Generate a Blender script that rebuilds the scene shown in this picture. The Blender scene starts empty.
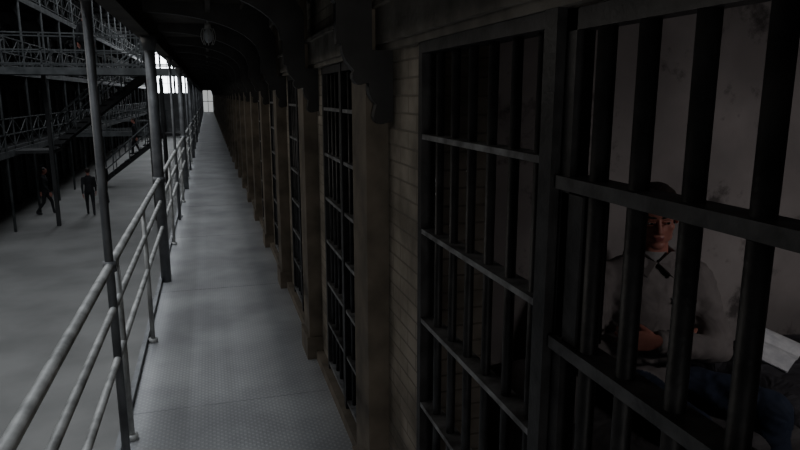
import bpy, bmesh, math, random
from mathutils import Vector, Matrix, noise
random.seed(3)
S=bpy.context.scene
COL=S.collection
rad=math.radians

# ------------------------------------------------------------ materials
def mat(name,c1,c2=None,scale=4,rough=.7,metal=0,bump=0,bscale=40,emit=None,es=0,dist=0.01,detail=6,spec=.5):
    m=bpy.data.materials.new(name); m.use_nodes=True
    nt=m.node_tree; N=nt.nodes; L=nt.links
    b=N['Principled BSDF']
    b.inputs['Roughness'].default_value=rough; b.inputs['Metallic'].default_value=metal
    b.inputs['Specular IOR Level'].default_value=spec
    if c2 is None: c2=tuple(x*.7 for x in c1)
    tc=N.new('ShaderNodeTexCoord')
    n=N.new('ShaderNodeTexNoise'); n.inputs['Scale'].default_value=scale; n.inputs['Detail'].default_value=detail
    L.new(tc.outputs['Object'],n.inputs['Vector'])
    r=N.new('ShaderNodeValToRGB'); r.color_ramp.elements[0].position=.35; r.color_ramp.elements[1].position=.65
    r.color_ramp.elements[0].color=(*c2,1); r.color_ramp.elements[1].color=(*c1,1)
    L.new(n.outputs['Fac'],r.inputs['Fac']); L.new(r.outputs['Color'],b.inputs['Base Color'])
    if bump:
        n2=N.new('ShaderNodeTexNoise'); n2.inputs['Scale'].default_value=bscale; n2.inputs['Detail'].default_value=5
        L.new(tc.outputs['Object'],n2.inputs['Vector'])
        bp=N.new('ShaderNodeBump'); bp.inputs['Strength'].default_value=bump; bp.inputs['Distance'].default_value=dist
        L.new(n2.outputs['Fac'],bp.inputs['Height']); L.new(bp.outputs['Normal'],b.inputs['Normal'])
    if emit:
        b.inputs['Emission Color'].default_value=(*emit,1); b.inputs['Emission Strength'].default_value=es
    return m

M_dark=mat('dark_steel',(.04,.04,.041),(.02,.02,.021),6,.55,.2,.1,60,dist=.003)
M_bar=mat('bar_steel',(.052,.052,.055),(.018,.018,.020),14,.5,.2,.3,80,dist=.004,detail=9)
M_cross=mat('crossbar_lit_steel',(.36,.37,.385),(.12,.12,.125),16,.5,.1,.3,80,dist=.004,detail=9)  # paler than bar_steel: light catching the crossbars is put into the colour
M_rail=mat('painted_rail',(.52,.53,.52),(.25,.255,.25),10,.5,.1,.3,60,dist=.004,detail=9)
M_post=mat('post_steel',(.18,.19,.2),(.08,.084,.092),6,.5,.1,.3,60,dist=.004)
M_pil=mat('pilaster_paint',(.22,.185,.145),(.11,.093,.072),5,.7,0,.3,30,dist=.006,detail=9)
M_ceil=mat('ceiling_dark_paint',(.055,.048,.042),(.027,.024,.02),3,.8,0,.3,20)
M_far=mat('far_steel',(.13,.14,.145),(.06,.067,.07),3,.6,.1)
M_fardk=mat('far_dark',(.03,.031,.032),(.015,.016,.017),2,.8)
M_ground=mat('concrete_floor',(.225,.226,.22),(.155,.156,.152),.7,.65,0,.2,12,detail=10)
M_lint=mat('lintel_paint',(.30,.275,.24),(.15,.137,.12),7,.7,0,.3,30,detail=9)

def m_brick():
    m=mat('painted_brick',(.46,.41,.345),(.22,.195,.16),5,.75,0,detail=10)
    nt=m.node_tree;N=nt.nodes;L=nt.links;b=N['Principled BSDF']
    tc=N.new('ShaderNodeTexCoord'); sp=N.new('ShaderNodeSeparateXYZ'); cb=N.new('ShaderNodeCombineXYZ')
    L.new(tc.outputs['Object'],sp.inputs[0])
    ad=N.new('ShaderNodeMath'); ad.operation='ADD'
    L.new(sp.outputs['Y'],ad.inputs[0]);L.new(sp.outputs['X'],ad.inputs[1])
    L.new(ad.outputs[0],cb.inputs['X']);L.new(sp.outputs['Z'],cb.inputs['Y'])
    br=N.new('ShaderNodeTexBrick'); br.inputs['Scale'].default_value=1; br.inputs['Brick Width'].default_value=.20
    br.inputs['Row Height'].default_value=.062; br.inputs['Mortar Size'].default_value=.005; br.inputs['Mortar Smooth'].default_value=.6
    L.new(cb.outputs[0],br.inputs['Vector'])
    nz=N.new('ShaderNodeTexNoise'); nz.inputs['Scale'].default_value=35; L.new(tc.outputs['Object'],nz.inputs['Vector'])
    mx=N.new('ShaderNodeMath'); mx.operation='MULTIPLY_ADD'; mx.inputs[1].default_value=-.8
    L.new(br.outputs['Fac'],mx.inputs[0]); L.new(nz.outputs['Fac'],mx.inputs[2])
    bp=N.new('ShaderNodeBump'); bp.inputs['Strength'].default_value=.7; bp.inputs['Distance'].default_value=.007
    L.new(mx.outputs[0],bp.inputs['Height']); L.new(bp.outputs['Normal'],b.inputs['Normal'])
    old=b.inputs['Base Color'].links[0].from_socket
    mc=N.new('ShaderNodeMixRGB'); mc.inputs['Color2'].default_value=(.20,.18,.15,1)
    mf=N.new('ShaderNodeMath'); mf.operation='MULTIPLY'; mf.inputs[1].default_value=.7
    L.new(br.outputs['Fac'],mf.inputs[0]); L.new(mf.outputs[0],mc.inputs['Fac']); L.new(old,mc.inputs['Color1']); L.new(mc.outputs[0],b.inputs['Base Color'])
    return m
M_brick=m_brick()

def m_plate():
    m=mat('diamond_plate',(.42,.43,.435),(.26,.267,.275),1.6,.5,.1,detail=9)
    nt=m.node_tree;N=nt.nodes;L=nt.links;b=N['Principled BSDF']
    tc=N.new('ShaderNodeTexCoord')
    mp=N.new('ShaderNodeMapping'); mp.inputs['Rotation'].default_value=(0,0,rad(45)); L.new(tc.outputs['Object'],mp.inputs[0])
    outs=[]
    for d in 'XY':
        w=N.new('ShaderNodeTexWave'); w.bands_direction=d; w.inputs['Scale'].default_value=11
        L.new(mp.outputs[0],w.inputs['Vector']); outs.append(w)
    mu=N.new('ShaderNodeMath'); mu.operation='MULTIPLY'
    L.new(outs[0].outputs['Fac'],mu.inputs[0]);L.new(outs[1].outputs['Fac'],mu.inputs[1])
    rp=N.new('ShaderNodeMapRange'); rp.inputs['From Min'].default_value=.35; rp.inputs['From Max'].default_value=.7
    L.new(mu.outputs[0],rp.inputs['Value'])
    bp=N.new('ShaderNodeBump'); bp.inputs['Strength'].default_value=.5; bp.inputs['Distance'].default_value=.002
    L.new(rp.outputs[0],bp.inputs['Height']); L.new(bp.outputs['Normal'],b.inputs['Normal'])
    old=b.inputs['Base Color'].links[0].from_socket
    mc=N.new('ShaderNodeMixRGB'); mc.blend_type='MULTIPLY'; mc.inputs['Color2'].default_value=(.80,.80,.81,1)
    inv=N.new('ShaderNodeMath'); inv.operation='SUBTRACT'; inv.inputs[0].default_value=1
    L.new(rp.outputs[0],inv.inputs[1]); L.new(inv.outputs[0],mc.inputs['Fac'])
    L.new(old,mc.inputs['Color1']); L.new(mc.outputs[0],b.inputs['Base Color'])
    return m
M_plate=m_plate()

def m_plaster():
    m=mat('old_plaster',(.27,.25,.245),(.165,.152,.15),2.2,.85,0,.5,14,detail=10)
    nt=m.node_tree;N=nt.nodes;L=nt.links;b=N['Principled BSDF']
    tc=N.new('ShaderNodeTexCoord')
    n=N.new('ShaderNodeTexNoise'); n.inputs['Scale'].default_value=3.5; n.inputs['Detail'].default_value=12; n.inputs['Roughness'].default_value=.68
    L.new(tc.outputs['Object'],n.inputs['Vector'])
    r=N.new('ShaderNodeValToRGB'); r.color_ramp.elements[0].position=.36; r.color_ramp.elements[0].color=(.12,.11,.11,1)
    r.color_ramp.elements[1].position=.45; r.color_ramp.elements[1].color=(1,1,1,1)
    L.new(n.outputs['Fac'],r.inputs['Fac'])
    old=b.inputs['Base Color'].links[0].from_socket
    mc=N.new('ShaderNodeMixRGB'); mc.blend_type='MULTIPLY'; mc.inputs['Fac'].default_value=.8
    L.new(old,mc.inputs['Color1']);L.new(r.outputs[0],mc.inputs['Color2']);L.new(mc.outputs[0],b.inputs['Base Color'])
    return m
M_plaster=m_plaster()
M_glassday=mat('daylit_window_glass',(.8,.85,.9),(.75,.8,.85),3,.4,emit=(.9,.95,1),es=9)
M_glassdim=mat('frosted_window_glass',(.8,.85,.9),(.75,.8,.85),3,.4,emit=(.9,.93,.92),es=.45)

# ------------------------------------------------------------ mesh builder
class MB:
    def __init__(s): s.v=[];s.f=[];s.m=[];s.sm=[]
    def add(s,vs,fs,mi=0,smooth=False):
        o=len(s.v); s.v+= [tuple(v) for v in vs]
        for f in fs: s.f.append([i+o for i in f]); s.m.append(mi); s.sm.append(smooth)
    def box(s,x0,x1,y0,y1,z0,z1,mi=0):
        s.add([(x0,y0,z0),(x1,y0,z0),(x1,y1,z0),(x0,y1,z0),(x0,y0,z1),(x1,y0,z1),(x1,y1,z1),(x0,y1,z1)],
              [(0,3,2,1),(4,5,6,7),(0,1,5,4),(1,2,6,5),(2,3,7,6),(3,0,4,7)],mi)
    def cap(s,p0,p1,r0,r1=None,n=12,h=0,mi=0,sc=None):
        if r1 is None:r1=r0
        p0=Vector(p0);p1=Vector(p1);d=(p1-p0); d=d.normalized() if d.length>1e-6 else Vector((0,0,1))
        a=d.orthogonal().normalized(); b=d.cross(a)
        rings=[]
        if h:
            for i in range(1,h+1):
                t=math.pi/2*(i/ h); rings.append((p0-d*r0*math.cos(t),r0*math.sin(t)))
            for i in range(h,0,-1):
                t=math.pi/2*(i/ h); rings.append((p1+d*r1*math.cos(t),r1*math.sin(t)))
        else: rings=[(p0,r0),(p1,r1)]
        vs=[];
        for c,r in rings:
            for k in range(n):
                an=2*math.pi*k/n; vs.append(c+(a*math.cos(an)+b*math.sin(an))*r)
        fs=[]
        for j in range(len(rings)-1):
            for k in range(n):
                k2=(k+1)%n; fs.append((j*n+k,j*n+k2,(j+1)*n+k2,(j+1)*n+k))
        if h:
            vs.append(p0-d*r0); vs.append(p1+d*r1); A=len(vs)-2;B=A+1
            for k in range(n):
                k2=(k+1)%n; fs.append((A,k2,k)); fs.append((B,(len(rings)-1)*n+k,(len(rings)-1)*n+k2))
        else:
            fs.append(tuple(reversed(range(n)))); fs.append(tuple(range(n,2*n)))
        s.add(vs,fs,mi,True)
    def ell(s,c,r,rot=None,n=20,m=12,mi=0):
        c=Vector(c); vs=[];fs=[]
        R=rot or Matrix.Identity(3)
        for j in range(1,m):
            t=math.pi*j/m
            for k in range(n):
                p=2*math.pi*k/n
                vs.append(c+R@Vector((r[0]*math.sin(t)*math.cos(p),r[1]*math.sin(t)*math.sin(p),r[2]*math.cos(t))))
        for j in range(m-2):
            for k in range(n):
                k2=(k+1)%n; fs.append((j*n+k,(j+1)*n+k,(j+1)*n+k2,j*n+k2))
        vs.append(c+R@Vector((0,0,r[2])));vs.append(c-R@Vector((0,0,r[2])));A=len(vs)-2;B=A+1
        for k in range(n):
            k2=(k+1)%n; fs.append((A,k,k2)); fs.append((B,(m-2)*n+k2,(m-2)*n+k))
        s.add(vs,fs,mi,True)
    def loft(s,rings,mi=0,n=24):
        vs=[];fs=[]
        for c,a,b in rings:
            c=Vector(c);a=Vector(a);b=Vector(b)
            for k in range(n):
                t=2*math.pi*k/n; vs.append(c+a*math.cos(t)+b*math.sin(t))
        for j in range(len(rings)-1):
            for k in range(n):
                k2=(k+1)%n; fs.append((j*n+k,j*n+k2,(j+1)*n+k2,(j+1)*n+k))
        fs.append(tuple(reversed(range(n)))); o=(len(rings)-1)*n; fs.append(tuple(range(o,o+n)))
        s.add(vs,fs,mi,True)
    def poly_extr(s,pts,axis_vec,mi=0):
        n=len(pts);a=Vector(axis_vec); vs=[Vector(p) for p in pts]+[Vector(p)+a for p in pts]
        fs=[tuple(range(n)),tuple(reversed(range(n,2*n)))]
        for i in range(n):
            j=(i+1)%n; fs.append((j,i,i+n,j+n))
        s.add(vs,fs,mi)
    def obj(s,name,mats,parent=None,loc=None):
        me=bpy.data.meshes.new(name); me.from_pydata(s.v,[],s.f)
        for m in (mats if isinstance(mats,(list,tuple)) else [mats]): me.materials.append(m)
        me.polygons.foreach_set('material_index',s.m); me.polygons.foreach_set('use_smooth',s.sm)
        bm=bmesh.new(); bm.from_mesh(me); bmesh.ops.recalc_face_normals(bm,faces=bm.faces); bm.to_mesh(me); bm.free()
        o=bpy.data.objects.new(name,me); COL.objects.link(o)
        if parent: o.parent=parent
        if loc: o.location=loc
        return o
def inst(name,me,loc,rot=(0,0,0)):
    o=bpy.data.objects.new(name,me); o.location=loc; o.rotation_euler=rot; COL.objects.link(o); return o
def empty(name,loc=(0,0,0),rot=(0,0,0)):
    e=bpy.data.objects.new(name,None); e.location=loc; e.rotation_euler=rot; COL.objects.link(e); return e
def bevel(o,w,seg=2):
    m=o.modifiers.new('bevel','BEVEL'); m.width=w; m.segments=seg; m.limit_method='ANGLE'; return o

# ------------------------------------------------------------ layout constants
YE=75; GZ=-2.55; XW=.68; XE=-.52; XR=-.485; XO=-6.2; XOW=-7.6; LV=2.6
P0=2.49; PER=1.75; NP=41

b=MB(); b.box(-10,3.1,-6,YE,GZ-.1,GZ); b.obj('floor',M_ground)
b=MB(); b.box(XE,XW,-4,YE,-.03,0,0)
wk=b.obj('walkway_plate_deck',M_plate)
b=MB(); b.box(XE-.03,XE,-4,YE,-.16,.04,0); b.box(XE,XW,-4,YE,-.10,-.031,0)
for k in range(-2,NP): b.box(XE,XW,P0+k*PER+.05,P0+k*PER+.13,-.2,-.1,0)
b.obj('walkway_edge_channel',M_post)
b=MB()
y=-3.6
while y<YE: 
    b.box(XE+.01,XW-.06,y,y+.004,0,.001); y+=2.44
b.obj('trim_1',M_post)
b=MB(); b.box(XW-.05,XW,-4,YE,0,.06); b.obj('baseboard_right',M_pil)

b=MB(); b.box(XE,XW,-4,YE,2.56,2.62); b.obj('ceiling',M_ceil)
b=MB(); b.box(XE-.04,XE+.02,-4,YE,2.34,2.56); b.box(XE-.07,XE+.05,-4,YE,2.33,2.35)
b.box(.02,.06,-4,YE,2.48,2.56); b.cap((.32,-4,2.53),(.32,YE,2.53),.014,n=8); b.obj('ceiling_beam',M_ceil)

# ------------------------------------------------------------ right cell block wall
b=MB()
WT=.24
b.box(XW,XW+WT,2.05,P0,0,2.0); b.box(XW,XW+WT,-4,.25,0,2.0)
for k in range(NP):
    y0=P0+k*PER
    b.box(XW,XW+WT,y0,y0+.27,0,2.0)
    b.box(XW,XW+WT,y0+1.45,y0+PER,0,2.0)
b.box(XW,XW+WT,-4,YE,2.0,2.62)
b.box(XW,XW+WT,-4,YE,GZ,0)
b.obj('wall_right',M_brick)
b=MB(); b.box(XW-.05,XW,-4,YE,1.99,2.12); b.box(XW-.07,XW,-4,YE,2.12,2.14); b.box(XW-.03,XW,-4,YE,1.965,1.99)
b.box(XW-.12,XW,-4,YE,2.40,2.56)
b.obj('lintel_beam',M_lint)
b=MB()
def pil(y0):
    b.box(.59,XW,y0,y0+.26,0,1.93); b.box(.57,XW,y0-.015,y0+.275,0,.16)
    b.box(.57,XW,y0-.015,y0+.275,1.93,1.965); b.box(.585,XW-.05,y0,y0+.26,1.965,2.40)
for k in range(NP): pil(P0+k*PER)
pil(-.15)
b.obj('pilaster',M_pil)
def arcpts(cx,cz,r,a0,a1,n,y):
    return [(cx+r*math.cos(rad(a0+(a1-a0)*i/n)),y,cz+r*math.sin(rad(a0+(a1-a0)*i/n))) for i in range(n+1)]
b=MB()
def bracket(y,t=.05):
    pts=[(.68,y,1.965),(.68,y,1.70)]
    pts+=arcpts(.635,1.72,.03,-60,-200,6,y)
    pts+=arcpts(.67,1.83,.085,-130,-190,4,y)
    pts+=arcpts(.555,1.87,.032,-60,-220,6,y)
    pts+=arcpts(.61,1.985,.125,-150,-180,4,y)
    pts+=[(.465,y,1.985),(.465,y,2.13)]
    for i in range(13):
        a=rad(90*i/12); pts.append((-.44+.895*math.cos(a),y,2.14+.33*math.sin(a)))
    pts+=[(-.47,y,2.48),(-.47,y,2.56),(.55,y,2.56),(.55,y,2.38),(.60,y,2.3),(.60,y,1.965)]
    b.poly_extr(pts,(0,t,0))
for k in range(NP): bracket(P0-.07+k*PER)
b.obj('gallery_bracket',M_dark)

CB=2.9
b=MB(); b.box(XW+WT,CB,-.3,YE,-.06,0.0); b.obj('cell_floor',M_ground)
b=MB(); b.box(XW+WT,CB,-.3,YE,2.3,2.4); b.obj('cell_ceiling',M_plaster)
b=MB(); b.box(CB,CB+.1,-.3,YE,0,2.4); b.obj('wall_back',M_plaster)
b=MB(); b.box(XW+WT,CB,-.3,-.1,0,2.3)
b.box(XW+WT,CB,2.42,2.62,0,2.3)
for k in range(1,NP): b.box(XW+WT,CB,P0+k*PER+.03,P0+k*PER+.2,0,2.3)
b.obj('wall_cell_divider',M_plaster)

# ------------------------------------------------------------ near cell grille and door
XG=XW+.012
b=MB()
b.box(XG-.03,XG+.035,2.015,2.05,0,1.965,0)
b.box(XG-.04,XG+.04,1.155,1.205,0,1.965,0)
for y in [1.92,1.79,1.66,1.53,1.40,1.275]: b.cap((XG,y,0),(XG,y,1.965),.0135,n=12)
for z in [1.667,1.353,1.04,.727,.41,.10]: b.box(XG-.028,XG+.028,1.205,2.015,z-.008,z+.008,1)
b.box(XG-.035,XG+.035,1.205,2.015,1.93,1.965,0)
b.obj('cell_grille',[M_bar,M_cross])
b=MB()
XD=XG
b.box(XD-.02,XD+.02,1.115,1.148,.03,1.96,0)
b.box(XD-.02,XD+.02,.27,.31,.03,1.96,0)
for y in [1.045,.927,.797,.667,.537,.407]: b.cap((XD,y,.04),(XD,y,1.95),.0175,n=18)
for z in [1.63,1.293,.95,.60,.25]: b.box(XD-.032,XD+.03,.31,1.148,z-.013,z+.013,1)
b.box(XD-.02,XD+.02,.27,1.148,.03,.07,0); b.box(XD-.02,XD+.02,.27,1.148,1.92,1.96,0)
b.box(XD-.02,XD+.04,1.065,1.14,1.31,1.61,0)
b.obj('cell_door',[M_bar,mat('door_crossbar',(.13,.13,.135),(.05,.05,.052),14,.45,.2,.3,80,dist=.004,detail=9)])
b=MB()
g0,g1=.30,1.45
b.box(-.03,.03,g0,g0+.04,0,1.96); b.box(-.03,.03,g1-.04,g1,0,1.96); b.box(-.03,.03,g0,g1,1.92,1.96); b.box(-.035,.035,.84,.89,0,1.96)
y=g0+.13
while y<g1-.06: b.cap((0,y,0),(0,y,1.96),.0125,n=8); y+=.118
for z in [1.72,1.45,1.18,.91,.64,.37,.10]: b.box(-.028,.028,g0,g1,z-.009,z+.009,1)
d0=b.obj('cell_door',[M_bar,M_cross]); d0.location=(XG,P0,0)
for k in range(1,NP-1): inst('cell_door',d0.data,(XG,P0+k*PER,0))

# ------------------------------------------------------------ railing near side
b=MB()
for z,r in [(1.01,.021),(.80,.017),(.55,.017)]:
    b.cap((XR,-3.5,z),(XR,YE-.3,z),r,n=14)
y=3.21-3.33*2
while y<YE-1:
    for yy in (y+1.665,y+.22):
        b.cap((XR,yy,0),(XR,yy,1.01),.016,n=10); b.cap((XR,yy,0),(XR,yy,.03),.033,n=10)
    y+=3.33
b.obj('gallery_railing',M_rail)
b=MB()
y=3.21-3.33*2; i=0
while y<YE-1:
    r=.048 if i%2==1 else .020
    b.cap((XR,y,0),(XR,y,2.33),r,n=14); b.cap((XE-.06,y,GZ),(XE-.06,y,-.16),.05,n=10); b.cap((XE-.09,y,2.62),(XE-.09,y,7.8),.04,n=10)
    b.cap((XR,y,2.2),(XR,y,2.33),r+.004,r+.03,n=14)
    b.cap((XR,y,.985),(XR,y,1.035),r+.010,n=14)
    y+=3.33; i+=1
b.obj('gallery_column',M_post)
b=MB()
for z in (LV*2,): b.box(XE,XW,-4,YE,z-.05,z)
for z in (LV,):
    for dz in (.4,.75,1.05): b.cap((XE,-3.5,z+dz),(XE,YE-.3,z+dz),.018,n=8)
b.box(XW,XW+WT,-4,YE,2.62,10.9)
b.obj('upper_gallery',M_ceil)

# ------------------------------------------------------------ opposite block
b=MB()
for l in (0,1,2,3):
    z=l*LV
    b.box(XOW,XO,-4,YE,z-.09,z,1); b.box(XO,XO+.05,-4,YE,z-.16,z+.05,0)
    if l==3: continue
    for dz in (.15,.55,1.05): b.box(XO-.02,XO+.02,-4,YE,z+dz-.018,z+dz+.018,0)
    y=-4
    while y<YE-1:
        b.box(XO-.02,XO+.02,y-.02,y+.02,z,z+1.05,0)
        b.cap((XO,y,z+.15),(XO,y+1.66,z+1.05),.014,n=5); b.cap((XO,y,z+1.05),(XO,y+1.66,z+.15),.014,n=5)
        y+=1.665
y=-.12
while y<YE-1:
    b.cap((XO,y,GZ),(XO,y,LV*3),.045,n=8)
    for l in (0,1,2,3):
        b.box(XOW,XO,y-.03,y+.03,l*LV-.2,l*LV-.09,1)
        b.poly_extr([(XO,y-.02,l*LV-.16),(XO-.7,y-.02,l*LV-.16),(XO-.25,y-.02,l*LV-.3),(XO,y-.02,l*LV-.75)],(0,.04,0),1)
    y+=3.33
b.obj('opposite_gallery',[M_far,M_fardk])
b=MB()
for l in range(-1,4):
    z=l*LV if l>=0 else GZ
    top=(l+1)*LV
    b.box(XOW-.25,XOW,-4,YE,z+2.05,top,0)
    y=-4
    while y<YE:
        b.box(XOW-.25,XOW,y,y+.5,z,z+2.05,0)
        for j in range(6): b.box(XOW-.12,XOW-.09,y+.65+j*.19,y+.68+j*.19,z,z+2.05,1)
        for zz in (.1,.6,1.1,1.6): b.box(XOW-.14,XOW-.08,y+.5,y+1.75,z+zz,z+zz+.02,1)
        y+=1.75
b.box(-10,-9.9,-6,YE,GZ,LV*4+.5,0)
b.obj('wall_left',[M_fardk,M_far])

MW=mat('end_wall',(.16,.165,.17),(.10,.1,.105),1,.8)
b=MB(); 
wins=[(-5.9,-4.75),(-4.55,-3.4),(-3.2,-2.05)]
zb,zt=2.0,8.0
b.box(-10,-.46,YE,YE+.4,GZ,zb); b.box(-.46,.56,YE,YE+.4,GZ,.0); b.box(.56,3.1,YE,YE+.4,GZ,zb); b.box(-.46,.56,YE,YE+.4,2.3,zb+.5)
b.box(-1.8,-.46,YE,YE+.4,zb,zb+.5)
xs=[-10]+[v for w in wins for v in w]+[3.1]
for i in range(0,len(xs),2):
    if i==len(xs)-2:
        b.box(xs[i],-.46,YE,YE+.4,zb,zt+.6); b.box(.56,3.1,YE,YE+.4,zb,zt+.6); b.box(-.46,.56,YE,YE+.4,2.4,zt+.6)
    else: b.box(xs[i],xs[i+1],YE,YE+.4,zb,zt+.6)
for x0,x1 in wins:
    cx=(x0+x1)/2;r=(x1-x0)/2
    pts=[(x1,YE,zt+.6),(x0,YE,zt+.6)]+[(cx-r*math.cos(math.pi*i/12),YE,zt-.02+r*math.sin(math.pi*i/12)) for i in range(13)]
    b.poly_extr([(p[0],p[1],min(p[2],zt+.6)) for p in pts],(0,.4,0))
b.box(-10,3.1,YE,YE+.4,zt+.6,11.2)
b.obj('wall_end',MW)
for i,(x0,x1) in enumerate(wins):
    e=empty('window_%d'%(i+1))
    b=MB(); b.box(x0,x1,YE+.3,YE+.32,zb,zt+.6); b.obj('glass',M_glassday,e)
    b=MB()
    b.box((x0+x1)/2-.03,(x0+x1)/2+.03,YE+.2,YE+.29,zb,zt+.6)
    z=zb
    while z<zt+.6: b.box(x0,x1,YE+.22,YE+.28,z,z+.05); z+=1.0
    b.obj('mullions',M_dark,e)
e=empty('window_4'); b=MB(); b.box(-.46,.56,YE+.3,YE+.32,0,2.3); b.obj('glass',M_glassdim,e)
b=MB(); b.box(.03,.08,YE+.2,YE+.28,0,2.3); b.box(-.46,.56,YE+.2,YE+.28,1.1,1.16); b.obj('mullions',M_dark,e)
b=MB(); b.box(-10,3.1,-6.3,-6,GZ,11.2); b.obj('wall_rear',MW)
b=MB(); b.box(-10,-6,-6,YE,11,11.2); b.box(-1.2,3.1,-6,YE,11,11.2)
ylist=[(-6,-3),(17,20),(40,43),(63,YE)]
for a,c in ylist: b.box(-6,-1.2,a,c,11,11.2)
b.obj('roof',MW)
b=MB()
for a in (-3,20,43):
    for j in range(1,10): b.box(-6,-1.2,a+j*2,a+j*2+.06,11.02,11.1)
    b.box(-3.64,-3.56,a,a+20,11.02,11.1)
b.obj('skylight',M_dark)

def bridge(name,y,z,x0=XO+.05,x1=XE-.14,w=1.2,brace=True):
    b=MB(); b.box(x0,x1,y,y+w,z-.08,z,1); b.box(x0,x1,y-.04,y,z-.18,z+.04,0); b.box(x0,x1,y+w,y+w+.04,z-.18,z+.04,0)
    for yy in (y,y+w):
        for dz in (.15,.55,1.05): b.box(x0,x1,yy-.02,yy+.02,z+dz-.02,z+dz+.02,0)
        n=4
        for i in range(n+1):
            x=x0+(x1-x0)*i/n; b.box(x-.025,x+.025,yy-.02,yy+.02,z,z+1.05,0)
    return b.obj(name,[M_far,M_fardk])
bridge('gallery_bridge',22.5,LV)
bridge('gallery_bridge',34.5,0.0)
def stair(name,y,x0,z0,x1,z1,w=1.1):
    b=MB(); n=14
    for yy in (y,y+w):
        b.poly_extr([(x0,yy,z0),(x0,yy,z0+.28),(x1,yy,z1+.0),(x1,yy,z1-.28)],(0,.05,0),1)
        b.cap((x0,yy,z0+.95),(x1,yy,z1+.95),.03,n=8,mi=0); b.cap((x0,yy,z0+.55),(x1,yy,z1+.55),.02,n=8,mi=0)
        for i in range(5):
            t=i/4; x=x0+(x1-x0)*t; z=z0+(z1-z0)*t; b.cap((x,yy,z),(x,yy,z+.95),.025,n=6,mi=0)
    for i in range(n):
        t=(i+.5)/n; x=x0+(x1-x0)*t; z=z0+(z1-z0)*(i+1)/n; b.box(x-.14,x+.14,y,y+w,z-.04,z,1)
    b.obj(name,[M_far,M_fardk])
stair('staircase',33.2,-5.2,GZ,-2.2,0.0)
stair('staircase',24.0,-5.0,0.0,-2.0,LV)
b=MB(); b.box(-2.2,XE-.14,33.2,34.4,-.1,0,0)
for (x,yy) in [(-2.1,33.2),(-2.1,34.4)]: b.box(x-.06,x+.06,yy-.06,yy+.06,GZ,LV,0)
b.box(-6.15,-5.0,24,25.2,-.1,0,0)
for (x,yy) in [(-5.06,23.9),(-1.93,24),(-1.93,25.1)]: b.box(x-.06,x+.06,yy-.06,yy+.06,GZ,LV,0)
b.obj('stair_landing',M_fardk)

e=empty('pendant_lamp',(.04,6.5,2.48))
b=MB(); b.cap((0,0,0.08),(0,0,.05),.05,n=16); b.cap((0,0,.08),(0,0,-.05),.008,n=8); b.cap((0,0,-.03),(0,0,-.08),.03,n=16)
for i in range(8):
    a=2*math.pi*i/8; pr=None
    for j in range(7):
        t=j/6; rr=.03+.035*math.sin(math.pi*(.15+.75*t)); p=(rr*math.cos(a),rr*math.sin(a),-.07-.15*t)
        if pr: b.cap(pr,p,.004,n=5)
        pr=p
b.obj('cage',M_rail,e)
b=MB(); b.ell((0,0,-.14),(.042,.042,.065)); b.obj('glass_jar',mat('jar_glass',(.5,.53,.56),(.4,.43,.46),5,.2),e)

# ------------------------------------------------------------ figures
def remesh(o,vox,it=4,fac=.5):
    m=o.modifiers.new('r','REMESH'); m.mode='VOXEL'; m.voxel_size=vox; m.use_smooth_shade=True
    s=o.modifiers.new('s','SMOOTH'); s.iterations=it; s.factor=fac
    dg=bpy.context.evaluated_depsgraph_get(); dg.update()
    me=bpy.data.meshes.new_from_object(o.evaluated_get(dg)); o.modifiers.clear()
    old=o.data; mats=[mm for mm in old.materials]; o.data=me
    me.materials.clear()
    for mm in mats: me.materials.append(mm)
    for p in me.polygons: p.use_smooth=True; p.material_index=0
    return o

def cloth(name,c1,c2,bump=.6,scale=9):
    m=mat(name,c1,c2,7,.85,0)
    nt=m.node_tree;N=nt.nodes;L=nt.links;bs=N['Principled BSDF']
    tc=N.new('ShaderNodeTexCoord'); n=N.new('ShaderNodeTexNoise'); n.inputs['Scale'].default_value=scale
    n.inputs['Detail'].default_value=2; n.inputs['Distortion'].default_value=.8; L.new(tc.outputs['Object'],n.inputs['Vector'])
    bp=N.new('ShaderNodeBump'); bp.inputs['Strength'].default_value=bump; bp.inputs['Distance'].default_value=.03
    L.new(n.outputs['Fac'],bp.inputs['Height']); L.new(bp.outputs['Normal'],bs.inputs['Normal'])
    return m
M_jacket=cloth('jacket_cloth',(.225,.205,.20),(.16,.145,.143),.5)
M_jeans=cloth('denim',(.03,.045,.085),(.018,.028,.052))
M_skin=mat('skin',(.46,.20,.155),(.38,.155,.12),20,.5,bump=.1,bscale=150,dist=.001)
M_lip=mat('lips',(.30,.10,.09),(.25,.08,.075),30,.45)
M_hair=mat('hair',(.03,.018,.012),(.012,.008,.006),60,.6,bump=.8,bscale=120)
M_eye=mat('eye_white',(.45,.43,.41),(.37,.35,.33),10,.2)
M_iris=mat('iris',(.02,.015,.012),(.01,.01,.01),10,.1)
M_shoe=mat('shoe_leather',(.03,.025,.02),(.015,.012,.01),10,.4)
M_dcl=cloth('dark_uniform',(.018,.019,.022),(.011,.012,.015))
M_tee=mat('undershirt',(.30,.30,.30),(.25,.25,.25),20,.8)

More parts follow.
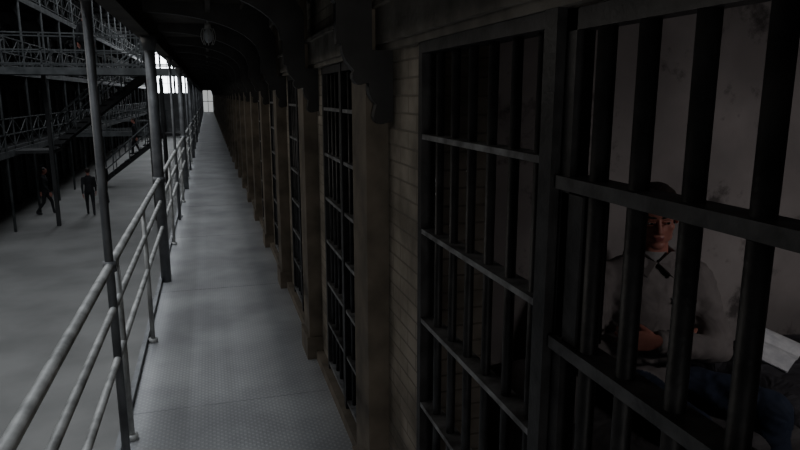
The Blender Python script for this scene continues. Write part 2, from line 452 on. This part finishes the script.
def make_head(parent,loc,rot,vox=.0036,detail=True):
    e=bpy.data.objects.new('head',None); COL.objects.link(e); e.parent=parent; e.location=loc; e.rotation_euler=rot
    b=MB()
    b.ell((0,.012,.03),(.075,.092,.088)); b.ell((0,-.028,-.030),(.061,.060,.072)); b.ell((0,-.018,-.068),(.058,.056,.038))
    b.ell((0,-.064,-.094),(.028,.020,.020)); b.ell((0,-.045,.035),(.064,.05,.05)); b.ell((0,-.058,-.055),(.036,.03,.035))
    b.cap((-.034,-.082,.022),(.034,-.082,.022),.0105,n=12,h=4)
    b.cap((0,-.088,.016),(0,-.109,-.026),.007,.0115,n=12,h=4)
    for sx in (-1,1):
        b.ell((sx*.012,-.098,-.031),(.008,.010,.007)); b.ell((sx*.040,-.060,-.020),(.020,.019,.018))
        b.ell((sx*.077,.012,-.004),(.008,.018,.031),Matrix.Rotation(rad(-12),3,'X')@Matrix.Rotation(rad(sx*18),3,'Z'))
        b.cap((sx*.075,.012,.02),(sx*.084,.02,.012),.006,n=8,h=3)
        b.ell((sx*.047,-.008,-.072),(.013,.032,.022))
    b.ell((0,-.083,-.056),(.022,.009,.005)); b.ell((0,-.082,-.066),(.018,.009,.0055))
    b.cap((0,.02,-.05),(0,.035,-.17),.049,.054,n=20,h=5)
    h=b.obj('face',[M_skin,M_lip],e); remesh(h,vox,5,.5)
    for p in h.data.polygons:
        c=p.center
        if abs(c.x)<.023-abs(c.z+.061)*.5 and c.y<-.083 and -.071<c.z<-.052: p.material_index=1
    bm=bmesh.new(); bm.from_mesh(h.data)
    def keep(c):
        t=min(1,max(0,(c.y+.07)/.10)); thr=.072*(1-t)+(-.035)*t
        if c.y>.03: thr=-.035-(c.y-.03)*.5
        ear=(abs(c.x)>.07 and -.035<c.z<.03 and -.01<c.y<.035)
        return c.z>thr and not ear
    bmesh.ops.delete(bm,geom=[f for f in bm.faces if not keep(f.calc_center_median())],context='FACES')
    bm.normal_update()
    for v in bm.verts:
        nn=noise.noise(v.co*45)*.003
        edge=.004 if v.is_boundary else .010
        if v.co.z>.07: edge+=.006
        v.co+=v.normal*(edge+nn)
    me=bpy.data.meshes.new('hair'); bm.to_mesh(me); bm.free(); me.materials.append(M_hair)
    ho=bpy.data.objects.new('hair',me); COL.objects.link(ho); ho.parent=e
    sd=ho.modifiers.new('s','SOLIDIFY'); sd.thickness=.012; sd.offset=-1
    for p in me.polygons: p.use_smooth=True
    if detail:
        b=MB()
        for sx in (-1,1):
            b.ell((sx*.030,-.078,.004),(.0135,.012,.0085),mi=0)
            b.ell((sx*.030+.003,-.0885,.003),(.0055,.003,.0055),mi=1)
            b.cap((sx*.016,-.0905,.009),(sx*.043,-.083,.008),.0035,n=8,h=3,mi=2)
            b.cap((sx*.018,-.088,-.006),(sx*.041,-.082,-.005),.003,n=8,h=3,mi=2)
            b.cap((sx*.014,-.0935,.026),(sx*.036,-.0935,.031),.0042,.004,n=8,h=3,mi=3)
            b.cap((sx*.036,-.0935,.031),(sx*.05,-.083,.025),.004,.002,n=8,h=3,mi=3)
        b.obj('eyes',[M_eye,M_iris,M_skin,M_hair],e)
    return e

def make_hand(name,parent,wrist,xd,palm,curl=(25,35,30),side=1,vox=.0035):
    X=Vector(xd).normalized(); Z=-Vector(palm); Z=(Z-X*Z.dot(X)).normalized(); Y=Z.cross(X)
    b=MB()
    b.loft([((-.03,0,0),(0,.026,0),(0,0,.020)),((0,0,0),(0,.029,0),(0,0,.018)),((.03,0,0),(0,.038,0),(0,0,.016)),((.075,0,0),(0,.041,0),(0,0,.013)),((.09,0,0),(0,.036,0),(0,0,.010))],n=16)
    for i,(yo,L) in enumerate([(.031,.9),(.0105,1.0),(-.0105,.93),(-.031,.74)]):
        yo*=side; p=Vector((.083-(.006 if i in(0,3) else 0),yo,0)); a=0
        for L0,cv,r0,r1 in [(.043*L,curl[0],.0095,.0088),(.027*L,curl[1],.0086,.0078),(.021*L,curl[2],.0078,.0068)]:
            a+=rad(cv+3*i); q=p+Vector((math.cos(a)*L0,yo*.08*L0/.04,-math.sin(a)*L0)); b.cap(p,q,r0,r1,n=10,h=3); p=q
    p=Vector((.018,side*.026,-.006))
    for d,L0,r0,r1 in [((.75,side*.5,-.35),.042,.014,.0115),((.88,side*.25,-.4),.032,.0112,.010),((.93,side*.05,-.4),.025,.010,.0085)]:
        q=p+Vector(d).normalized()*L0; b.cap(p,q,r0,r1,n=10,h=3); p=q
    o=b.obj(name,M_skin,parent); remesh(o,vox,2,.4)
    R=Matrix((X,Y,Z)).transposed().to_4x4(); o.matrix_local=Matrix.Translation(Vector(wrist))@R
    return o

def body(name,parts,vox,parent,mats,it=5,disp=0,dscale=9):
    b=MB(); segs=[]
    for kind,args,mi in parts:
        if kind=='cap': b.cap(*args,n=16,h=5); segs.append((Vector(args[0]),Vector(args[1]),(args[2]+args[3])/2,mi))
        elif kind=='ell': b.ell(*args)
        elif kind=='loft':
            b.loft(args)
            for i in range(len(args)-1):
                segs.append((Vector(args[i][0]),Vector(args[i+1][0]),min(Vector(args[i][1]).length,Vector(args[i][2]).length),mi))
    o=b.obj(name,mats,parent); remesh(o,vox,it,.5); me=o.data
    def dist(p,s):
        a,c,r,_=s; d=c-a; t=max(0,min(1,(p-a).dot(d)/max(d.length_squared,1e-9))); return (p-(a+d*t)).length-r
    for p in me.polygons:
        p.material_index=min(segs,key=lambda s:dist(p.center,s))[3]
    if disp:
        ns=[v.normal.copy() for v in me.vertices]
        for v,nn in zip(me.vertices,ns):
            c=v.co; w=noise.noise(Vector((c.x*dscale,c.y*dscale,c.z*dscale*1.8)))
            w2=1-abs(noise.noise(Vector((c.x*dscale*1.7+5,c.y*dscale*1.3,c.z*dscale*2.4))))*2
            v.co=c+nn*(w*disp+w2*disp*.7)
    return o

# ---- seated prisoner
prisoner=empty('seated_prisoner',(1.665,2.13,.565))
TW=Matrix.Rotation(rad(-17),3,'Z')
def T(x,y,z): return TW@Vector((x,y,z))
def ring(x,y,z,rx,ry): return (T(x,y,z),TW@Vector((rx,0,0)),TW@Vector((0,ry,0)))
tor=[((0,.0,.035),(.15,0,0),(0,.11,0)),((0,0,.10),(.175,0,0),(0,.125,0)),ring(0,-.01,.20,.165,.125),ring(0,-.015,.30,.168,.128),ring(0,-.01,.40,.180,.132),
     ring(0,0,.48,.188,.122),ring(0,.008,.54,.165,.10),ring(0,.01,.585,.105,.075),ring(0,.01,.615,.066,.062)]
Ls,Rs=T(.185,.005,.515),T(-.185,.005,.515)
Le,Re=T(.265,-.085,.245),T(-.265,-.085,.25)
Lw,Rw=T(-.01,-.225,.325),T(.06,-.165,.265)
parts=[('loft',tor,0),
 ('cap',(Ls,Le,.070,.056),0),('cap',(Rs,Re,.070,.056),0),('cap',(Le,Lw,.057,.044),0),('cap',(Re,Rw,.057,.044),0),
 ('cap',(T(0,.01,.57),T(.13,.005,.53),.06,.06),0),('cap',(T(0,.01,.57),T(-.13,.005,.53),.06,.06),0),
 ('cap',((.09,0,.085),(.27,-.40,.10),.088,.066),1),('cap',((-.09,0,.085),(-.10,-.43,.09),.088,.066),1),
 ('cap',((.27,-.40,.10),(.29,-.44,-.34),.066,.048),1),('cap',((-.10,-.43,.09),(-.12,-.46,-.34),.066,.048),1),
 ('cap',((.29,-.44,-.34),(.29,-.435,-.44),.050,.048),1),('cap',((-.12,-.46,-.34),(-.12,-.455,-.44),.050,.048),1)]
body('clothed_body',parts,.010,prisoner,[M_jacket,M_jeans],5,.009,10)
b=MB()
for sx in (-1,1):
    pts=[T(0,-.075+.0,.595),T(sx*.055,-.055,.635),T(sx*.085,-.02,.628),T(sx*.09,-.05,.575),T(sx*.05,-.112,.545)]
    b.poly_extr(pts,TW@Vector((0,-.012,.004)))
    pts=[T(sx*.085,-.02,.628),T(sx*.07,.05,.64),T(0,.085,.645),T(0,.095,.60),T(sx*.09,.055,.585),T(sx*.095,-.03,.58)]
    b.poly_extr(pts,TW@Vector((sx*.008,0,.004)))
o=b.obj('jacket_collar',M_jacket,prisoner); bevel(o,.003)
b=MB(); b.loft([(T(0,-.005,.585),TW@Vector((.062,0,0)),TW@Vector((0,.066,0))),(T(0,.0,.628),TW@Vector((.060,0,0)),TW@Vector((0,.060,0)))]); b.obj('undershirt_neck',M_tee,prisoner)
b=MB(); c=T(.085,-.134,.465); b.poly_extr([c+TW@Vector(v) for v in ((-.03,-.004,-.012),(.03,.008,-.012),(.03,.006,.012),(-.03,-.006,.012))],TW@Vector((0,-.006,0))); b.obj('number_tag',M_tee,prisoner)
b=MB(); 
for a,c in ((Le,Lw),(Re,Rw)):
    d=(c-a).normalized(); b.cap(c+d*.02,c+d*.045,.044,.040,n=20)
b.obj('jacket_cuffs',M_jacket,prisoner)
make_hand('hand_l',prisoner,Lw+(Lw-Le).normalized()*.045,TW@Vector((-1,.42,-.1)),TW@Vector((0.3,1,-.1)),(15,28,25),-1)
make_hand('hand_r',prisoner,Rw+(Rw-Re).normalized()*.045,TW@Vector((1,.55,.05)),TW@Vector((0,1,0)),(10,15,15),1)
for x,y in ((.29,-.435),(-.12,-.455)):
    b=MB(); b.cap((x,y+.02,-.45),(x,y+.02,-.51),.045,.05,n=14,h=4); b.cap((x,y,-.51),(x,y-.17,-.518),.045,.036,n=14,h=4); b.box(x-.045,x+.045,y-.2,y+.065,-.56,-.535)
    o=b.obj('shoe',M_shoe,prisoner); remesh(o,.007,3)
make_head(prisoner,T(0,-.030,.77),(rad(9),rad(-4),rad(-30)))

# ---- bunk
bk=empty('prison_bunk',(0,0,0))
b=MB(); b.box(1.0,2.86,1.68,1.72,.38,.44); b.box(1.0,2.86,2.36,2.40,.38,.44); b.box(1.0,1.04,1.68,2.40,.38,.44); b.box(2.82,2.86,1.68,2.40,.38,.44)
for x in (1.0,2.82):
    for y in (1.68,2.36): b.box(x,x+.04,y,y+.04,0,.44)
for i in range(12): b.box(1.04+i*.15,1.07+i*.15,1.70,2.38,.415,.425)
o=b.obj('frame',M_dark,bk)
b=MB(); b.box(1.02,2.84,1.68,2.40,.44,.585); o=b.obj('mattress',cloth('ticking',(.10,.097,.10),(.065,.06,.065)),bk); bevel(o,.04,4)
pl=MB(); pl.ell((1.22,2.13,.655),(.16,.24,.085)); o=pl.obj('pillow',cloth('pillow_cloth',(.2,.19,.19),(.15,.145,.145)),bk)
def heap(name,cx,cy,rx,ry,z0,h,m,seed):
    b=MB(); n=46; vs=[];fs=[]
    for j in range(n+1):
        for i in range(n+1):
            u=i/n*2-1;v=j/n*2-1
            e=max(0,1-abs(u)**4)*max(0,1-abs(v)**4)
            w=.75+.35*noise.noise(Vector((u*2+seed,v*2,0)))+.22*(1-2*abs(noise.noise(Vector((u*4,v*3+seed,3)))))
            vs.append((cx+u*rx,cy+v*ry,z0+h*e**.5*w))
    for j in range(n):
        for i in range(n): a=j*(n+1)+i; fs.append((a,a+1,a+n+2,a+n+1))
    b.add(vs,fs,0,True); return b.obj(name,m)
hb=heap('wool_blanket',2.44,2.04,.39,.34,.585,.12,cloth('dark_wool',(.06,.06,.07),(.035,.035,.042),.8,14),2.0)
mg=empty('open_magazine',(2.29,2.08,.73),(rad(14),rad(-6),rad(28)))
b=MB()
for sx in (-1,1):
    for layer in range(3):
        n=8; top=[]
        for i in range(n+1):
            t=i/n; x=sx*t*(.14-.004*layer); z=.020*math.sin(math.pi*t)-.006*layer+ .01*(1-t)
            top.append((x,z))
        ring_=[(x,-.10,z) for x,z in top]+[(x,-.10,z-.003) for x,z in reversed(top)]
        b.poly_extr(ring_,(0,.20,0))
b.obj('pages',mat('magazine_paper',(.80,.83,.86),(.6,.63,.67),30,.5),mg)

def walker(loc,yaw,stride=.22):
    e=empty('walking_inmate',loc,(0,0,yaw))
    s=stride
    tor=[((0,0,.84),(.14,0,0),(0,.10,0)),((0,0,.95),(.165,0,0),(0,.115,0)),((0,0,1.10),(.145,0,0),(0,.105,0)),((0,-.01,1.26),(.17,0,0),(0,.12,0)),
         ((0,0,1.38),(.18,0,0),(0,.105,0)),((0,0,1.44),(.11,0,0),(0,.08,0)),((0,0,1.49),(.058,0,0),(0,.058,0))]
    hl=Vector((.22,s*.8,.80));hr=Vector((-.22,-s*.9,.82))
    parts=[('loft',tor,0),('cap',((.18,0,1.37),(.22,.06+s*.3,1.10),.06,.048),0),('cap',((-.18,0,1.37),(-.22,.05-s*.3,1.10),.06,.048),0),
      ('cap',((.22,.06+s*.3,1.10),hl+Vector((0,0,.05)),.048,.036),0),('cap',((-.22,.05-s*.3,1.10),hr+Vector((0,0,.05)),.048,.036),0),
      ('cap',((.09,0,.88),(.10,-s*.6-.05,.48),.088,.062),0),('cap',((-.09,0,.88),(-.10,s*.25,.47),.088,.062),0),
      ('cap',((.10,-s*.6-.05,.48),(.10,-s*1.0,.10),.060,.045),0),('cap',((-.10,s*.25,.47),(-.10,s*1.4,.12),.060,.045),0),
      ('cap',((.10,-s*1.0,.06),(.10,-s*1.0-.15,.045),.045,.04),0),('cap',((-.10,s*1.4,.08),(-.10,s*1.4-.14,.045),.045,.04),0)]
    body('clothed_body',parts,.022,e,[M_dcl],3)
    make_head(e,(0,-.03,1.62),(0,0,0),.009,False)
    make_hand('hand_l',e,hl,(0,-.1,-1),(-1,0,0),(15,20,15),-1,.006); make_hand('hand_r',e,hr,(0,-.1,-1),(1,0,0),(15,20,15),1,.006)
walker((-4.35,25.8,GZ),rad(190)); walker((-4.3,28.6,GZ),rad(200)); walker((-5.95,26.4,GZ),rad(95))
walker((-3.6,23.1,LV),rad(150),.1); walker((-3.45,33.75,-1.02),rad(-90),.12)

# ------------------------------------------------------------ lamps
def area(name,loc,rot,sx,sy,p,c,spread=180,parent=None):
    l=bpy.data.lights.new(name,'AREA'); l.shape='RECTANGLE'; l.size=sx;l.size_y=sy;l.energy=p;l.color=c; l.spread=rad(spread)
    o=bpy.data.objects.new(name,l); o.location=loc;o.rotation_euler=rot; COL.objects.link(o)
    if parent: o.parent=parent
    return o
e=empty('added_cell_fill',(2.45,-.02,1.95))  # invented fixture, added out of view to light the prisoner and cell wall
b=MB(); b.box(-.16,.16,-.08,0,-.07,.07); b.box(-.18,.18,-.08,-.02,.07,.09); b.obj('housing',M_dark,e)
b=MB(); b.box(-.14,.14,0,.02,-.05,.05); b.obj('diffuser',mat('fill_diffuser',(.7,.65,.6),(.7,.65,.6),3,.4,emit=(1,.85,.75),es=.5),e)  # faint glow belongs to the added cell light
area('cell_fill_light',(0,.05,-.03),(rad(68),0,rad(-2)),.3,.12,2.5,(1,.93,.92),86,e)
e=empty('added_side_fill',(XO+.15,8.0,3.9))  # unseen light and housings added to brighten the brick and cell fronts
b=MB()
for yy in (-3,-1,1,3):
    b.box(-.08,-.01,yy-.8,yy+.8,-.25,.25)
b.obj('housing',M_dark,e)
area('side_fill_panel',(0,0,0),(0,rad(-90),0),.45,7.5,70,(1,.94,.85),170,e)
e=empty('added_rear_fill',(0.05,-3.95,1.25))  # added light behind the camera with window bars, lifts pilasters and lintel
b=MB()
for x in (-.5,0,.5): b.box(x-.02,x+.02,-.04,-.01,-1.0,1.0)
for z in (-1,-.33,.33,1): b.box(-.5,.5,-.04,-.01,z-.02,z+.02)
b.obj('frame',M_dark,e)
area('rear_fill_light',(0,0,0),(rad(90),0,0),1.0,2.0,22,(1,.96,.9),180,e)
for i,yc in enumerate((7,30,53)):
    area('skylight_daylight',(-3.6,yc,10.95),(0,0,0),4.6,19,(1250,520,700)[i],(.91,.95,1))
w=bpy.data.worlds.new('w'); S.world=w; w.use_nodes=True
w.node_tree.nodes['Background'].inputs[0].default_value=(.7,.8,1,1); w.node_tree.nodes['Background'].inputs[1].default_value=.02

cam=bpy.data.cameras.new('camera'); cam.lens=29.1; cam.sensor_width=36; cam.clip_start=.02; cam.clip_end=300
co=bpy.data.objects.new('camera',cam); co.location=(0,0,1.8); co.rotation_euler=(rad(90-11.36),0,rad(-16.3)); COL.objects.link(co)
S.camera=co
